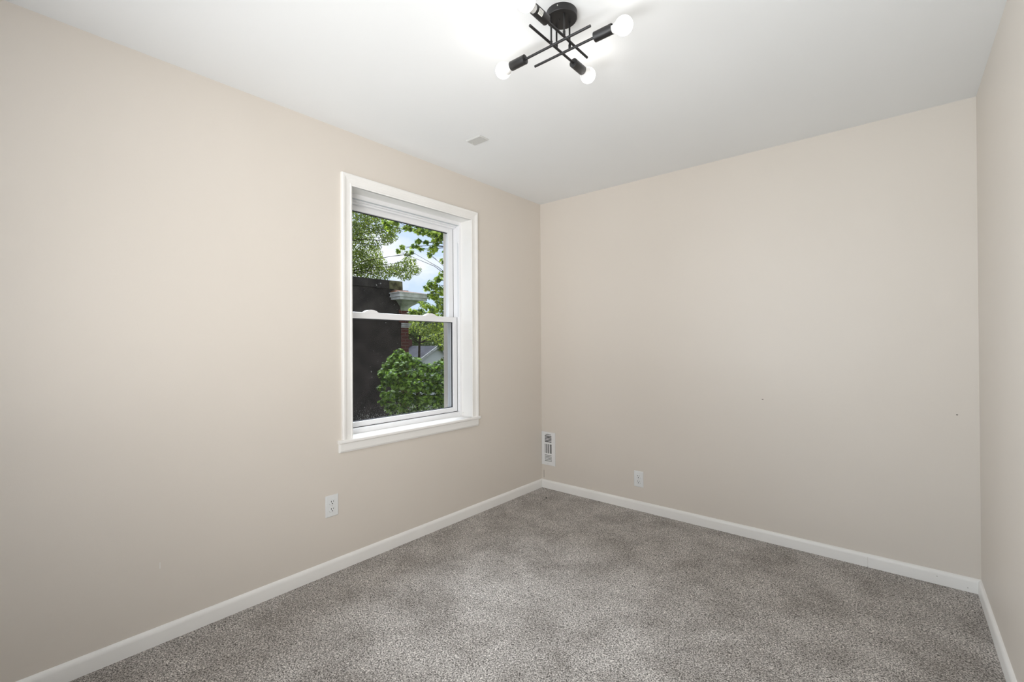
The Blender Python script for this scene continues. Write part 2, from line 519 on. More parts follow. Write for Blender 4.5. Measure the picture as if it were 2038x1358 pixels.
# stool (inside sill board) with horns past the casing
MB().sweep([(-0.10, 0.690), (0.022, 0.690), (0.027, 0.694), (0.028, 0.700), (0.027, 0.706), (0.022, ST), (-0.10, ST)],
           [lambda a, z: (a, -1.884, z) if a > 0 else (0.0005, -1.884, z), lambda a, z: (a, -0.779, z) if a > 0 else (0.0005, -0.779, z)]).build('stool', trim_m, win, smooth=True)
box('stool_board', (-0.102, OY0, 0.692), (0.006, OY1, ST), trim_m, win)
m = MB()
ap = [(0, 0.640), (0.010, 0.640), (0.015, 0.650), (0.017, 0.690), (0, 0.690)]
m.sweep(ap, [lambda a, z: (a, -1.878 + a * 0.35, z), lambda a, z: (a, -0.790 - a * 0.1, z)])
m.build('apron', trim_m, win)
# vinyl frame
FX0, FX1 = -0.215, -0.100
FW = 0.023
m = MB()
m.box((FX0, OY0, ST - 0.01), (FX1, OY0 + FW, OZ1)).box((FX0, OY1 - FW, ST - 0.01), (FX1, OY1, OZ1))
m.box((FX0, OY0 + FW, 2.108), (FX1, OY1 - FW, OZ1)).box((FX0, OY0 + FW, 0.69), (FX1, OY1 - FW, 0.740))
m.build('frame', vinyl, win, bevel=0.003)
m = MB()               # parting stops and tracks at both sides
for ya, yb in ((OY0 + FW, OY0 + FW + 0.006), (OY1 - FW - 0.006, OY1 - FW)):
    m.box((-0.205, ya, 0.740), (-0.200, yb, 2.108))
m.build('track', alu, win)
IY0, IY1 = OY0 + FW + 0.001, OY1 - FW - 0.001


def sash(name, x_front, thick, y0, y1, z0, z1, stile, top, bottom, side_line=True):
    s = MB()
    xb, xf = x_front - thick, x_front
    s.box((xb, y0, z0), (xf, y0 + stile, z1)).box((xb, y1 - stile, z0), (xf, y1, z1))
    s.box((xb, y0 + stile, z1 - top), (xf, y1 - stile, z1)).box((xb, y0 + stile, z0), (xf, y1 - stile, z0 + bottom))
    o = s.build(name, vinyl, win, bevel=0.0025)
    # glazing bead, dark spacer line and pane
    gy0, gy1, gz0, gz1 = y0 + stile, y1 - stile, z0 + bottom, z1 - top
    sp = MB()
    xg = x_front - thick * 0.55
    k = 0.0035
    ks = 0.0012
    if side_line:
        sp.box((xg - 0.008, gy0, gz0), (xg + 0.004, gy0 + ks, gz1)).box((xg - 0.008, gy1 - ks, gz0), (xg + 0.004, gy1, gz1))
    sp.box((xg - 0.008, gy0, gz1 - k), (xg + 0.004, gy1, gz1)).box((xg - 0.008, gy0, gz0), (xg + 0.004, gy1, gz0 + k))
    sp.build('spacer', groove, o)
    MB().add([(xg, gy0, gz0), (xg, gy1, gz0), (xg, gy1, gz1), (xg, gy0, gz1)], [(0, 1, 2, 3)]).build('glass', glass, o)
    return o


lower = sash('lower_sash', -0.124, 0.032, IY0, IY1, 0.7425, 1.434, 0.036, 0.038, 0.031)
upper = sash('upper_sash', -0.164, 0.032, IY0, IY1, 1.395, 2.105, 0.046, 0.048, 0.034, False)
# sash locks sitting on the meeting rail
for yc in (-1.585, -1.115):
    m = MB()
    n = 12
    pts = [(-0.062, 0), *[(-0.045 + 0.090 * i / n, 0.004 + 0.014 * math.sin(math.pi * i / n) ** 0.6) for i in range(n + 1)], (0.062, 0)]
    m.sweep([(0.000, 0), (0.028, 0), (0.028, 1), (0.000, 1)],
            [(lambda a, b, p=p: (-0.126 - a, yc + p[0], 1.434 + (p[1] if b else 0.0))) for p in pts])
    m.build('sash_lock', vinyl, lower)
box('sash_gap', (-0.128, IY0 - 0.0012, 0.7395), (-0.1245, IY1 + 0.0012, 0.7428), groove, win)
m = MB()               # dark joints between sash and frame
for ya, yb in ((IY1 - 0.0018, IY1 + 0.001), (IY0 - 0.001, IY0 + 0.0018)):
    m.box((-0.1245, ya, 0.7425), (-0.1232, yb, 1.434)).box((-0.1645, ya, 1.434), (-0.1632, yb, 2.090))
m.build('side_gap', groove, win)
# insect screen outside the lower sash
m = MB()
fy0, fy1, fz0, fz1 = IY0 + 0.002, IY1 - 0.002, 0.742, 1.42
m.box((-0.206, fy0, fz0), (-0.198, fy0 + 0.02, fz1)).box((-0.206, fy1 - 0.02, fz0), (-0.198, fy1, fz1))
m.box((-0.206, fy0, fz0), (-0.198, fy1, fz0 + 0.02)).box((-0.206, fy0, fz1 - 0.02), (-0.198, fy1, fz1))
scr = m.build('insect_screen', alu, win)
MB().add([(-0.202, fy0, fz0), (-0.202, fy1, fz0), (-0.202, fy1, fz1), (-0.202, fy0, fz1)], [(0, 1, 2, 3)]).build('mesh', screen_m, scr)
# sash cam on the right of the lower sash track, and limit latch
box('tilt_latch', (-0.1238, IY1 - 0.030, 1.330), (-0.120, IY1 - 0.024, 1.385), vinyl, lower)
m = MB().lathe([(0, 0.003), (0.002, 0.0025)], (-0.085, OY1 - 0.004, 0.735), (0, -1, 0), 10)
m.build('screw', screw_m, win)
box('latch', (-0.120, OY1 - FW - 0.006, 1.978), (-0.108, OY1 - FW, 1.992), vinyl, win)
box('track_slot', (-0.117, OY1 - FW - 0.0008, 1.436), (-0.111, OY1 - FW + 0.0005, 1.978), alu, win)
m = MB()               # stepped stops under the head of the frame
m.box((-0.150, OY0 + FW, 2.099), (-0.122, OY1 - FW, 2.1085)).box((-0.160, OY0 + FW, 2.090), (-0.140, OY1 - FW, 2.100))
m.build('head_stop', vinyl, win, bevel=0.001)
box('head_shadow_line', (-0.1222, OY0 + FW, 2.1072), (-0.1005, OY1 - FW, 2.1079), alu, win)  # grey strip standing in for the shadow line under the frame head

# ------------------------------------------------------------------ ceiling light
lamp = empty('ceiling_light', (1.434, -1.800, H), 'black four-bulb ceiling light with crossed metal rods', 'ceiling light')
MB().lathe([(0, 0.0555), (-0.0225, 0.0555), (-0.0245, 0.0535)], (1.434, -1.800, H), (0, 0, 1), 48).build('canopy', black_metal, lamp, smooth=True)
MB().lathe([(0, 0.0022), (-0.004, 0.0022), (-0.006, 0.0015)], (1.428, -1.8085, H - 0.0245), (0, 0, 1), 12).build('screw', black_metal, lamp, smooth=True)
MB().lathe([(0, 0.0022), (0.003, 0.0018)], (1.452, -1.8525, H - 0.010), (0.32, -0.95, 0), 10).build('screw', screw_m, lamp, smooth=True)
ZA, ZB = 2.3355, 2.3160
RR = 0.0046
SOCKET_L, SOCKET_R = 0.070, 0.0172


def arm(p_free, p_sock, stem_xy, z, with_label=False, droop=0.0):
    a, b = Vector((*p_free, z)), Vector((*p_sock, z))
    d = (b - a).normalized()
    MB().lathe([(0, RR * 0.8), (0.0008, RR), ((b - a).length + 0.004, RR)], a, d, 16).build('rod', black_metal, lamp, smooth=True)
    sx_, sy_ = stem_xy
    ztop = H - 0.024
    m = MB()
    m.lathe([(0, 0.0034), (ztop - z - 0.016, 0.0034)], (sx_, sy_, z + 0.016), (0, 0, 1), 14)
    m.lathe([(0, 0.0046), (0.014, 0.0050), (0.016, 0.0040)], (sx_, sy_, z + 0.002), (0, 0, 1), 14)
    m.build('stem', black_metal, lamp, smooth=True)
    # hollow socket cup
    L_ = SOCKET_L
    sk = MB().lathe([(0, 0.0125), (0.0015, SOCKET_R), (L_ - 0.001, SOCKET_R), (L_, SOCKET_R - 0.0006), (L_, SOCKET_R - 0.0026), (0.022, SOCKET_R - 0.0026)], b, d, 32).build('socket', black_metal, lamp, smooth=True)
    if with_label:
        # small paper sticker wrapped on the side towards the viewer
        side = Vector((0.88, 0, -0.47)).normalized()
        w = d.cross(side).normalized()
        v, f = [], []
        n = 8
        for i in range(n + 1):
            t_ = -0.52 + 1.04 * i / n
            off = (side * math.cos(t_) + w * math.sin(t_)) * (SOCKET_R + 0.0005)
            v += [b + d * 0.040 + off, b + d * 0.062 + off]
        f = [(2 * i, 2 * i + 1, 2 * i + 3, 2 * i + 2) for i in range(n)]
        o = MB().add(v, f).build('sticker', sticker, sk, smooth=True)
        tag(o, 'white paper sticker')
        m = MB()
        for q in range(4):
            v = []
            for i in range(n + 1):
                t_ = -0.38 + 0.76 * i / n
                off = (side * math.cos(t_) + w * math.sin(t_)) * (SOCKET_R + 0.0008)
                v += [b + d * (0.044 + 0.0042 * q) + off, b + d * (0.0455 + 0.0042 * q) + off]
            m.add(v, f)
        m.build('sticker_print', ink, sk)
    # bulb: white housing and lit globe
    nb = b + d * (L_ - 0.020)
    d = (d + Vector((0, 0, -droop))).normalized()      # the bulb hangs a little in its socket
    bl = MB().lathe([(0, 0.0130), (0.022, 0.0132), (0.026, 0.0142), (0.036, 0.0190), (0.044, 0.0240)], nb, d, 32).build('bulb', bulb_neck, lamp, smooth=True)
    prof = []
    rg, cz = 0.0300, 0.062
    for i in range(15):
        an = -0.62 + (math.pi / 2 + 0.62) * i / 14
        prof.append((cz + rg * math.sin(an), max(rg * math.cos(an), 0.0004)))
    MB().lathe(prof, nb, d, 32).build('globe', bulb_m, bl, smooth=True)


arm((1.3980, -1.9440), (1.3980, -1.6680), (1.3962, -1.7784), ZA)
arm((1.4560, -1.6590), (1.4560, -1.9260), (1.4590, -1.8223), ZA, True)
arm((1.5710, -1.8300), (1.2900, -1.8310), (1.4086, -1.8305), ZB)
arm((1.2880, -1.7705), (1.5510, -1.7690), (1.4480, -1.7700), ZB, False, 0.14)

# ------------------------------------------------------------------ ceiling cover plate
cov = empty('ceiling_cover_plate', (0.473, -1.2585, H), 'small blank rectangular cover plate screwed to the ceiling', 'cover plate')
px0, px1, py0, py1, ch = 0.415, 0.532, -1.297, -1.220, 0.005
MB().add([(px0, py0, H), (px1, py0, H), (px1, py1, H), (px0, py1, H),
          (px0, py0, H - 0.002), (px1, py0, H - 0.002), (px1, py1, H - 0.002), (px0, py1, H - 0.002),
          (px0 + ch, py0 + ch, H - 0.006), (px1 - ch, py0 + ch, H - 0.006), (px1 - ch, py1 - ch, H - 0.006), (px0 + ch, py1 - ch, H - 0.006)],
         [(0, 1, 2, 3), (0, 4, 5, 1), (1, 5, 6, 2), (2, 6, 7, 3), (3, 7, 4, 0), (4, 8, 9, 5), (5, 9, 10, 6), (6, 10, 11, 7), (7, 11, 8, 4), (8, 11, 10, 9)]).build('plate', plate_m, cov)
for xs in (0.433, 0.514):
    MB().lathe([(0, 0.0046), (-0.0014, 0.0040), (-0.0020, 0.0026)], (xs, -1.2585, H - 0.006), (0, 0, 1), 14).build('screw', screw_m, cov, smooth=True)


# ------------------------------------------------------------------ outlets
def outlet(loc, face, label):
    """face 'x': on the left wall looking +x; 'y': on the back wall looking -y"""
    root = empty('power_outlet', loc, label, 'outlet', 'duplex outlets on the walls')
    if face == 'x':
        T = lambda u, z, d: (loc[0] + d, loc[1] + u, loc[2] + z)
        n = (1, 0, 0)
    else:
        T = lambda u, z, d: (loc[0] + u, loc[1] - d, loc[2] + z)
        n = (0, -1, 0)

    def slab(name, u0, z0, u1, z1, d0, d1, mat, parent, chamfer=0.0):
        c_ = chamfer
        v = [T(u0, z0, d0), T(u1, z0, d0), T(u1, z1, d0), T(u0, z1, d0), T(u0, z0, d1 - c_ * .6), T(u1, z0, d1 - c_ * .6), T(u1, z1, d1 - c_ * .6), T(u0, z1, d1 - c_ * .6),
             T(u0 + c_, z0 + c_, d1), T(u1 - c_, z0 + c_, d1), T(u1 - c_, z1 - c_, d1), T(u0 + c_, z1 - c_, d1)]
        f = [(0, 1, 5, 4), (1, 2, 6, 5), (2, 3, 7, 6), (3, 0, 4, 7), (4, 5, 9, 8), (5, 6, 10, 9), (6, 7, 11, 10), (7, 4, 8, 11), (8, 9, 10, 11), (3, 2, 1, 0)]
        return MB().add(v, f).build(name, mat, parent)

    slab('cover_plate', -0.0362, -0.0575, 0.0362, 0.0575, 0, 0.0058, plastic, root, 0.003)
    for zc in (0.0195, -0.0195):
        # receptacle face: round with flat top and bottom
        ring = []
        for i in range(40):
            an = 2 * math.pi * i / 40
            ring.append((0.0172 * math.cos(an), max(-0.0135, min(0.0135, 0.0172 * math.sin(an)))))
        v = [T(u, zc + z, 0.0052) for u, z in ring] + [T(u, zc + z, 0.0072) for u, z in ring] + [T(u * .95, zc + z * .95, 0.0078) for u, z in ring]
        k = 40
        f = [(i, (i + 1) % k, k + (i + 1) % k, k + i) for i in range(k)] + [(k + i, k + (i + 1) % k, 2 * k + (i + 1) % k, 2 * k + i) for i in range(k)] + [tuple(2 * k + i for i in range(k))]
        face_o = MB().add(v, f).build('receptacle', plastic, root)
        slab('slot', -0.0078, zc + 0.0005, -0.0050, zc + 0.0090, 0.007, 0.0081, dark_hole, face_o)
        slab('slot', 0.0050, zc + 0.0015, 0.0076, zc + 0.0085, 0.007, 0.0081, dark_hole, face_o)
        MB().lathe([(0, 0.0028), (0.0005, 0.0028)], T(0, zc - 0.0070, 0.0077), n, 14).build('ground_hole', dark_hole, face_o)
        rim = MB()
        for i in range(22, 38):
            (ua, za), (ub, zb) = ring[i], ring[i + 1]
            rim.add([T(ua * 1.00, zc + za, 0.0059), T(ub, zc + zb, 0.0059), T(ub * 1.05, zc + zb * 1.05, 0.0059), T(ua * 1.05, zc + za * 1.05, 0.0059)], [(0, 1, 2, 3)])
        rim.build('recess_line', scuff_m, face_o)
    MB().lathe([(0, 0.0030), (0.0009, 0.0024)], T(0, 0, 0.0058), n, 14).build('screw', screw_m, root, smooth=True)
    return root


outlet((0, -1.9190, 0.3630), 'x', 'white duplex outlet low on the wall beneath the window')
outlet((0.8890, 0, 0.2320), 'y', 'white duplex outlet on the wall facing the camera, right of the vent')

# ------------------------------------------------------------------ wall register
vent = empty('wall_vent', (0.0735, 0, 0.339), 'white metal air vent low in the room corner', 'air vent')
VX0, VX1, VZ0, VZ1 = 0.0042, 0.1430, 0.1985, 0.4795


def vbox(mb, x0, z0, x1, z1, d0, d1):
    mb.box((x0, -d1, z0), (x1, -d0, z1))


def plate_with_slots(slots):
    """face plate cut with slots: built row by row from a grid of boxes"""
    xs = sorted({VX0, VX1, *[s[0] for s in slots], *[s[2] for s in slots]})
    zs = sorted({VZ0, VZ1, *[s[1] for s in slots], *[s[3] for s in slots]})
    v, f = [], []
    idx = {}
    def V(x, y, z):
        key = (round(x, 5), round(y, 5), round(z, 5))
        if key not in idx:
            idx[key] = len(v)
            v.append((x, y, z))
        return idx[key]
    solid = {}
    for i in range(len(xs) - 1):
        for j in range(len(zs) - 1):
            cx_, cz_ = (xs[i] + xs[i + 1]) / 2, (zs[j] + zs[j + 1]) / 2
            solid[i, j] = not any(s[0] < cx_ < s[2] and s[1] < cz_ < s[3] for s in slots)
    d = -0.0055
    for (i, j), ok in solid.items():
        if not ok:
            continue
        x0, x1, z0, z1 = xs[i], xs[i + 1], zs[j], zs[j + 1]
        f.append((V(x0, d, z0), V(x1, d, z0), V(x1, d, z1), V(x0, d, z1)))
        for di, dj, a, b_ in ((-1, 0, (x0, z0), (x0, z1)), (1, 0, (x1, z0), (x1, z1)), (0, -1, (x0, z0), (x1, z0)), (0, 1, (x0, z1), (x1, z1))):
            if not solid.get((i + di, j + dj), False):
                f.append((V(a[0], d, a[1]), V(b_[0], d, b_[1]), V(b_[0], -0.0005, b_[1]), V(a[0], -0.0005, a[1])))
    return MB().add(v, f)


def vz(fr):            # fraction from the top of the plate
    return VZ1 - (VZ1 - VZ0) * fr


def vx(fr):
    return VX0 + (VX1 - VX0) * fr


slots = []
slots.append((vx(0.28), vz(0.087), vx(0.70), vz(0.068)))
for k in range(5):
    top = 0.112 + k * 0.0425
    slots.append((vx(0.22), vz(top + 0.025), vx(0.74), vz(top)))
for xa, xb in ((0.215, 0.245), (0.300, 0.348), (0.356, 0.404), (0.452, 0.500), (0.508, 0.556), (0.612, 0.664), (0.672, 0.738)):
    slots.append((vx(xa), vz(0.645), vx(xb), vz(0.365)))
for k in range(5):
    top = 0.695 + k * 0.0425
    slots.append((vx(0.22), vz(top + 0.016), vx(0.75), vz(top)))
plate_with_slots(slots).build('face_plate', register, vent)
box('duct', (VX0 + 0.015, -0.0012, VZ0 + 0.02), (VX1 - 0.015, -0.0004, VZ1 - 0.015), dark_hole, vent)
for zz in (vz(0.045), vz(0.965)):
    MB().lathe([(0, 0.0032), (0.0012, 0.0026)], (vx(0.47), -0.0055, zz), (0, -1, 0), 12).build('screw', screw_m, vent, smooth=True)

# dark fleck lying on the carpet
o = MB().lathe([(0, 0.002), (0.002, 0.0055), (0.005, 0.005), (0.0075, 0.002)], (0.204, -0.2203, 0.0), (0.1, 0.15, 1), 9).build('carpet_fleck', fleck_m, smooth=True)
tag(o, 'tiny black fleck lying on the carpet by the far corner', 'debris')

# ------------------------------------------------------------------ outside
GZ = -3.0
structure(box('lawn', (-90, -30, GZ - 0.3), (-TW - 0.02, 90, GZ), lawn_m), 'grass ground outside below the window', 'ground')

# neighbouring rowhouse: dark party wall, brick corner pier, bracketed cornice return
PX = -6.0
rh = empty('rowhouse', (PX, 2.0, GZ), 'neighbouring rowhouse with dark painted side wall and white cornice end', 'house')
MB().box((PX - 0.30, -14, GZ), (PX, 2.93, 2.43)).build('side_wall', tar, rh)
MB().box((PX - 0.32, -14, 2.43), (PX + 0.025, 2.62, 2.605)).build('coping', tar, rh)
MB().add([(PX - 0.3, 2.62, 2.43), (PX + 0.01, 2.55, 2.43), (PX + 0.01, 2.98, 2.43), (PX - 0.3, 2.98, 2.43),
          (PX - 0.3, 2.40, 2.612), (PX + 0.01, 2.40, 2.612), (PX + 0.01, 2.97, 2.618), (PX - 0.3, 2.97, 2.618)],
         [(0, 3, 2, 1), (4, 5, 6, 7), (0, 1, 5, 4), (1, 2, 6, 5), (2, 3, 7, 6), (3, 0, 4, 7)]).build('parapet_end', mossy, rh)
MB().box((PX - 0.45, 2.93, GZ), (PX + 0.012, 3.13, 2.43)).build('pier', brick, rh)
# quoins of bare brick showing at the pier edge of the dark wall
m = MB()
for k in range(3):
    m.box((PX - 0.01, 2.83 if k % 2 else 2.88, 1.72 + 0.10 * k), (PX + 0.010, 2.93, 1.79 + 0.10 * k))
m.build('quoin', brick, rh)


def ring_band(mb, x0, x1, y0, y1, z0, z1):
    mb.box((x0, y0, z0), (x1, y1, z1))


m = MB()               # stepped cornice, top to bottom
cx1, cy0, cy1 = PX + 0.37, 2.63, 3.45
for dz0, dz1, ins in ((2.325, 2.345, 0.0), (2.265, 2.325, 0.025), (2.248, 2.265, 0.012), (2.195, 2.248, 0.045)):
    m.box((PX - 0.9, cy0 + ins, dz0), (cx1 - ins, cy1 - ins, dz1))
cor = m.build('cornice', cornice_m, rh, bevel=0.004)
MB().add([(PX - 0.3, cy0 + 0.02, 2.346), (cx1, cy0, 2.346), (cx1, cy1, 2.346), (PX - 0.3, cy1, 2.346), (PX - 0.3, 2.72, 2.46), (PX + 0.02, 2.75, 2.43), (PX + 0.02, 3.3, 2.41), (PX - 0.3, 3.3, 2.41)],
         [(0, 3, 2, 1), (4, 5, 6, 7), (0, 1, 5, 4), (1, 2, 6, 5), (2, 3, 7, 6), (3, 0, 4, 7)]).build('flashing', rust_m, cor)
# flared bracket under the cornice
m = MB()
rings = [(2.196, 2.80, 3.36, 0.25), (2.13, 2.86, 3.25, 0.14), (2.07, 2.905, 3.165, 0.05), (2.03, 2.915, 3.145, 0.025), (1.975, 2.915, 3.145, 0.022)]
m.sweep([(0, 0), (1, 0), (1, 1), (0, 1)], [(lambda a, b, q=q: (PX - 0.4 + (0.4 + q[3]) * a, q[1] + (q[2] - q[1]) * b, q[0])) for q in rings])
m.build('bracket', flare_m, rh)
m = MB()
for k, (z0, z1, pj) in enumerate(((1.60, 1.625, 0.02), (1.632, 1.66, 0.035), (1.668, 1.70, 0.05))):
    m.box((PX - 0.45, 2.93, z0), (PX + pj, 3.13 + pj, z1))
m.build('trim_band', cornice_m, rh)


# ------------------------------------------------------------------ trees
def leaf_template(kind):
    if kind == 'maple':
        pts = [(0, -0.42), (0.30, -0.30), (0.22, -0.10), (0.52, 0.02), (0.27, 0.12), (0.30, 0.38), (0.10, 0.26), (0.0, 0.58),
               (-0.10, 0.26), (-0.30, 0.38), (-0.27, 0.12), (-0.52, 0.02), (-0.22, -0.10), (-0.30, -0.30)]
    else:
        pts = [(0, -0.5), (0.24, -0.22), (0.30, 0.05), (0.16, 0.34), (0, 0.52), (-0.16, 0.34), (-0.30, 0.05), (-0.24, -0.22)]
    return np.array([(x, y, -0.28 * abs(x) - 0.18 * y * y) for x, y in pts])


def foliage(name, boughs, per_bough, size, kind, mat, parent, seed, grow=1.0, up=0.6):
    rng = np.random.default_rng(seed)
    tp = leaf_template(kind)
    k = len(tp)
    B = np.array(boughs, float)
    vol = (B[:, 3] / B[:, 3].mean()) ** 2
    cnt = np.maximum(3, (per_bough * vol)).astype(int)
    C = np.repeat(B[:, :3], cnt, 0)
    Rr = np.repeat(B[:, 3], cnt) * grow
    n = len(C)
    d = rng.normal(size=(n, 3)); d /= np.linalg.norm(d, axis=1, keepdims=True)
    rad = Rr * rng.uniform(0.25, 1.0, n) ** 0.6
    pos = C + d * rad[:, None] * np.array([1.1, 1.1, 0.8])
    nrm = d * 0.7 + rng.normal(size=(n, 3)) * 0.55 + np.array([0, 0, up])
    nrm /= np.linalg.norm(nrm, axis=1, keepdims=True)
    tang = d + rng.normal(size=(n, 3)) * 0.8 + np.array([0, 0, -0.5])
    tang -= nrm * (tang * nrm).sum(1, keepdims=True)
    tang /= np.linalg.norm(tang, axis=1, keepdims=True)
    side = np.cross(tang, nrm)
    s = size * rng.uniform(0.65, 1.25, n)
    V = pos[:, None, :] + s[:, None, None] * (tp[None, :, 0, None] * side[:, None, :] + tp[None, :, 1, None] * tang[:, None, :] + tp[None, :, 2, None] * nrm[:, None, :])
    V = V.reshape(-1, 3)
    me = bpy.data.meshes.new(name)
    me.vertices.add(n * k)
    me.vertices.foreach_set('co', V.ravel())
    me.loops.add(n * k)
    me.loops.foreach_set('vertex_index', np.arange(n * k, dtype=np.int32))
    me.polygons.add(n)
    me.polygons.foreach_set('loop_start', np.arange(0, n * k, k, dtype=np.int32))
    me.update(calc_edges=True)
    me.validate()
    me.materials.append(mat)
    o = bpy.data.objects.new(name, me)
    COL.objects.link(o)
    o.parent = parent
    o.matrix_parent_inverse = Matrix.Translation(parent.location).inverted()
    return o


def tree(name, label, base, lean_top, trunk_r, boughs, per_bough, size, kind, mat, seed, grow=1.0, twig_r=0.012, up=0.6, cat='tree'):
    root = empty(name, base, label, cat)
    rnd = random.Random(seed)
    b0, top = Vector(base), Vector(lean_top)
    pts = [b0.lerp(top, i / 8) + Vector((rnd.uniform(-1, 1), rnd.uniform(-1, 1), 0)) * trunk_r * 0.6 * (0 < i < 8) for i in range(9)]
    MB().tube(pts, [trunk_r * (1.25 - 0.75 * i / 8) for i in range(9)], 12).build('trunk', bark, root, smooth=True)
    m = MB()
    for (x, y, z, r_) in boughs:
        c_ = Vector((x, y, z))
        # leave the trunk below the bough's height
        k = min(range(9), key=lambda i: (pts[i] - c_).length + max(0, pts[i].z - c_.z) * 2)
        s_ = pts[k]
        mid = s_.lerp(c_, 0.55) + Vector((rnd.uniform(-.1, .1), rnd.uniform(-.1, .1), 0.10)) * (c_ - s_).length * 0.5
        q = [s_, s_.lerp(mid, 0.5) + Vector((0, 0, 0.02)), mid, mid.lerp(c_, 0.5), c_]
        m.tube(q, [twig_r * w for w in (1.5, 1.2, 0.9, 0.6, 0.3)], 6)
        for _ in range(2):
            e_ = c_ + Vector((rnd.uniform(-1, 1), rnd.uniform(-1, 1), rnd.uniform(-.8, .8))) * r_ * 1.3
            m.tube([mid.lerp(c_, 0.6), mid.lerp(c_, 0.8).lerp(e_, .5), e_], [twig_r * .5, twig_r * .35, twig_r * .18], 5)
    m.build('branches', bark, root, smooth=True)
    foliage('foliage', boughs, per_bough, size, kind, mat, root, seed, grow, up)
    return root


SMALL_TREE = [(-13.02, 4.75, 5.39, 0.7), (-13.7, 5.48, 4.34, 0.75), (-13.55, 4.29, 6.27, 0.79), (-13.79, 4.76, 3.52, 0.82), (-12.34, 5.31, 6.26, 0.62), (-11.6, 5.29, 5.42, 0.34), (-12.15, 5.48, 4.68, 0.42), (-12.1, 5.79, 5.11, 0.36), (-11.03, 5.51, 5.23, 0.3), (-11.17, 6.05, 5.11, 0.28), (-10.68, 6.07, 5.16, 0.24), (-12.02, 5.6, 4.15, 0.42), (-12.19, 6.11, 4.46, 0.4), (-11.52, 6.02, 4.06, 0.28), (-11.85, 5.74, 3.71, 0.35), (-11.07, 5.87, 3.64, 0.27), (-11.12, 6.36, 3.83, 0.26), (-10.47, 6.26, 3.88, 0.22), (-10.51, 6.61, 4.07, 0.21), (-10.54, 6.84, 3.82, 0.21), (-10.49, 6.37, 3.59, 0.22), (-10.59, 5.75, 4.67, 0.17), (-11.14, 6.33, 4.99, 0.18), (-11.26, 5.71, 4.62, 0.21), (-11.3, 4.89, 5.04, 0.36), (-11.74, 5.82, 5.82, 0.35), (-11.4, 6.11, 5.81, 0.32), (-10.31, 6.39, 4.3, 0.12), (-12.36, 5.31, 3.45, 0.44), (-12.77, 4.97, 2.92, 0.53)]
MAPLE = [(-5.24, 2.56, 3.62, 0.1), (-4.84, 2.5, 3.48, 0.09), (-4.89, 2.72, 3.49, 0.08), (-4.47, 2.55, 3.39, 0.1), (-4.51, 2.78, 3.38, 0.12), (-4.4, 2.87, 3.4, 0.14), (-4.65, 2.8, 3.29, 0.09), (-4.62, 2.69, 3.11, 0.08), (-4.58, 2.59, 2.97, 0.06), (-4.88, 2.73, 3.29, 0.05), (-5.23, 2.31, 3.09, 0.05), (-5.25, 2.42, 3.19, 0.05), (-4.9, 2.46, 3.17, 0.07), (-4.84, 2.5, 3.26, 0.06), (-4.88, 2.6, 3.12, 0.05), (-5.1, 2.55, 3.09, 0.05), (-5.36, 2.32, 3.67, 0.08), (-5.41, 2.15, 3.66, 0.07), (-5.46, 2.24, 3.62, 0.08), (-4.57, 2.99, 2.9, 0.09), (-4.45, 2.83, 2.59, 0.09), (-4.62, 2.82, 2.53, 0.07), (-4.65, 2.67, 2.41, 0.09), (-4.81, 2.67, 2.34, 0.06), (-4.55, 2.76, 2.29, 0.12), (-4.58, 2.99, 2.3, 0.12), (-4.62, 2.69, 2.18, 0.09), (-4.49, 2.81, 2.04, 0.13), (-4.67, 2.78, 1.93, 0.1), (-4.73, 2.6, 1.98, 0.09), (-4.98, 2.65, 1.89, 0.08), (-5.01, 2.5, 1.87, 0.08), (-4.41, 2.87, 1.86, 0.12), (-4.68, 2.65, 1.82, 0.09), (-5.04, 2.73, 2.06, 0.06), (-4.66, 3.31, 3.16, 0.19), (-4.59, 3.37, 2.54, 0.23), (-4.61, 3.35, 1.91, 0.23), (-4.54, 3.41, 3.69, 0.26), (-4.7, 3.27, 3.9, 0.21), (-5.09, 2.94, 3.9, 0.19), (-4.79, 3.34, 1.5, 0.17), (-4.92, 3.23, 1.18, 0.11), (-4.75, 3.11, 0.87, 0.12), (-4.7, 3.16, 0.56, 0.14), (-4.37, 3.68, 2.97, 0.42), (-4.3, 3.75, 1.7, 0.42)]
PALE_TREE = [(-18.92, 12.88, 1.95, 0.34), (-19.44, 13.74, 2.27, 0.36), (-17.51, 12.75, 2.25, 0.3), (-18.05, 13.61, 1.95, 0.34), (-17.74, 13.87, 2.09, 0.37), (-17.43, 14.13, 2.23, 0.37), (-17.97, 14.99, 1.82, 0.39), (-19.67, 14.86, 1.51, 0.28), (-18.47, 14.56, 1.61, 0.27), (-17.35, 14.2, 1.37, 0.26), (-18.96, 12.84, 2.52, 0.34), (-20.01, 13.26, 1.98, 0.42), (-18.98, 14.12, 2.86, 0.42), (-17.65, 13.94, 2.86, 0.4), (-17.1, 14.4, 2.51, 0.46), (-19.55, 13.65, 2.93, 0.36)]
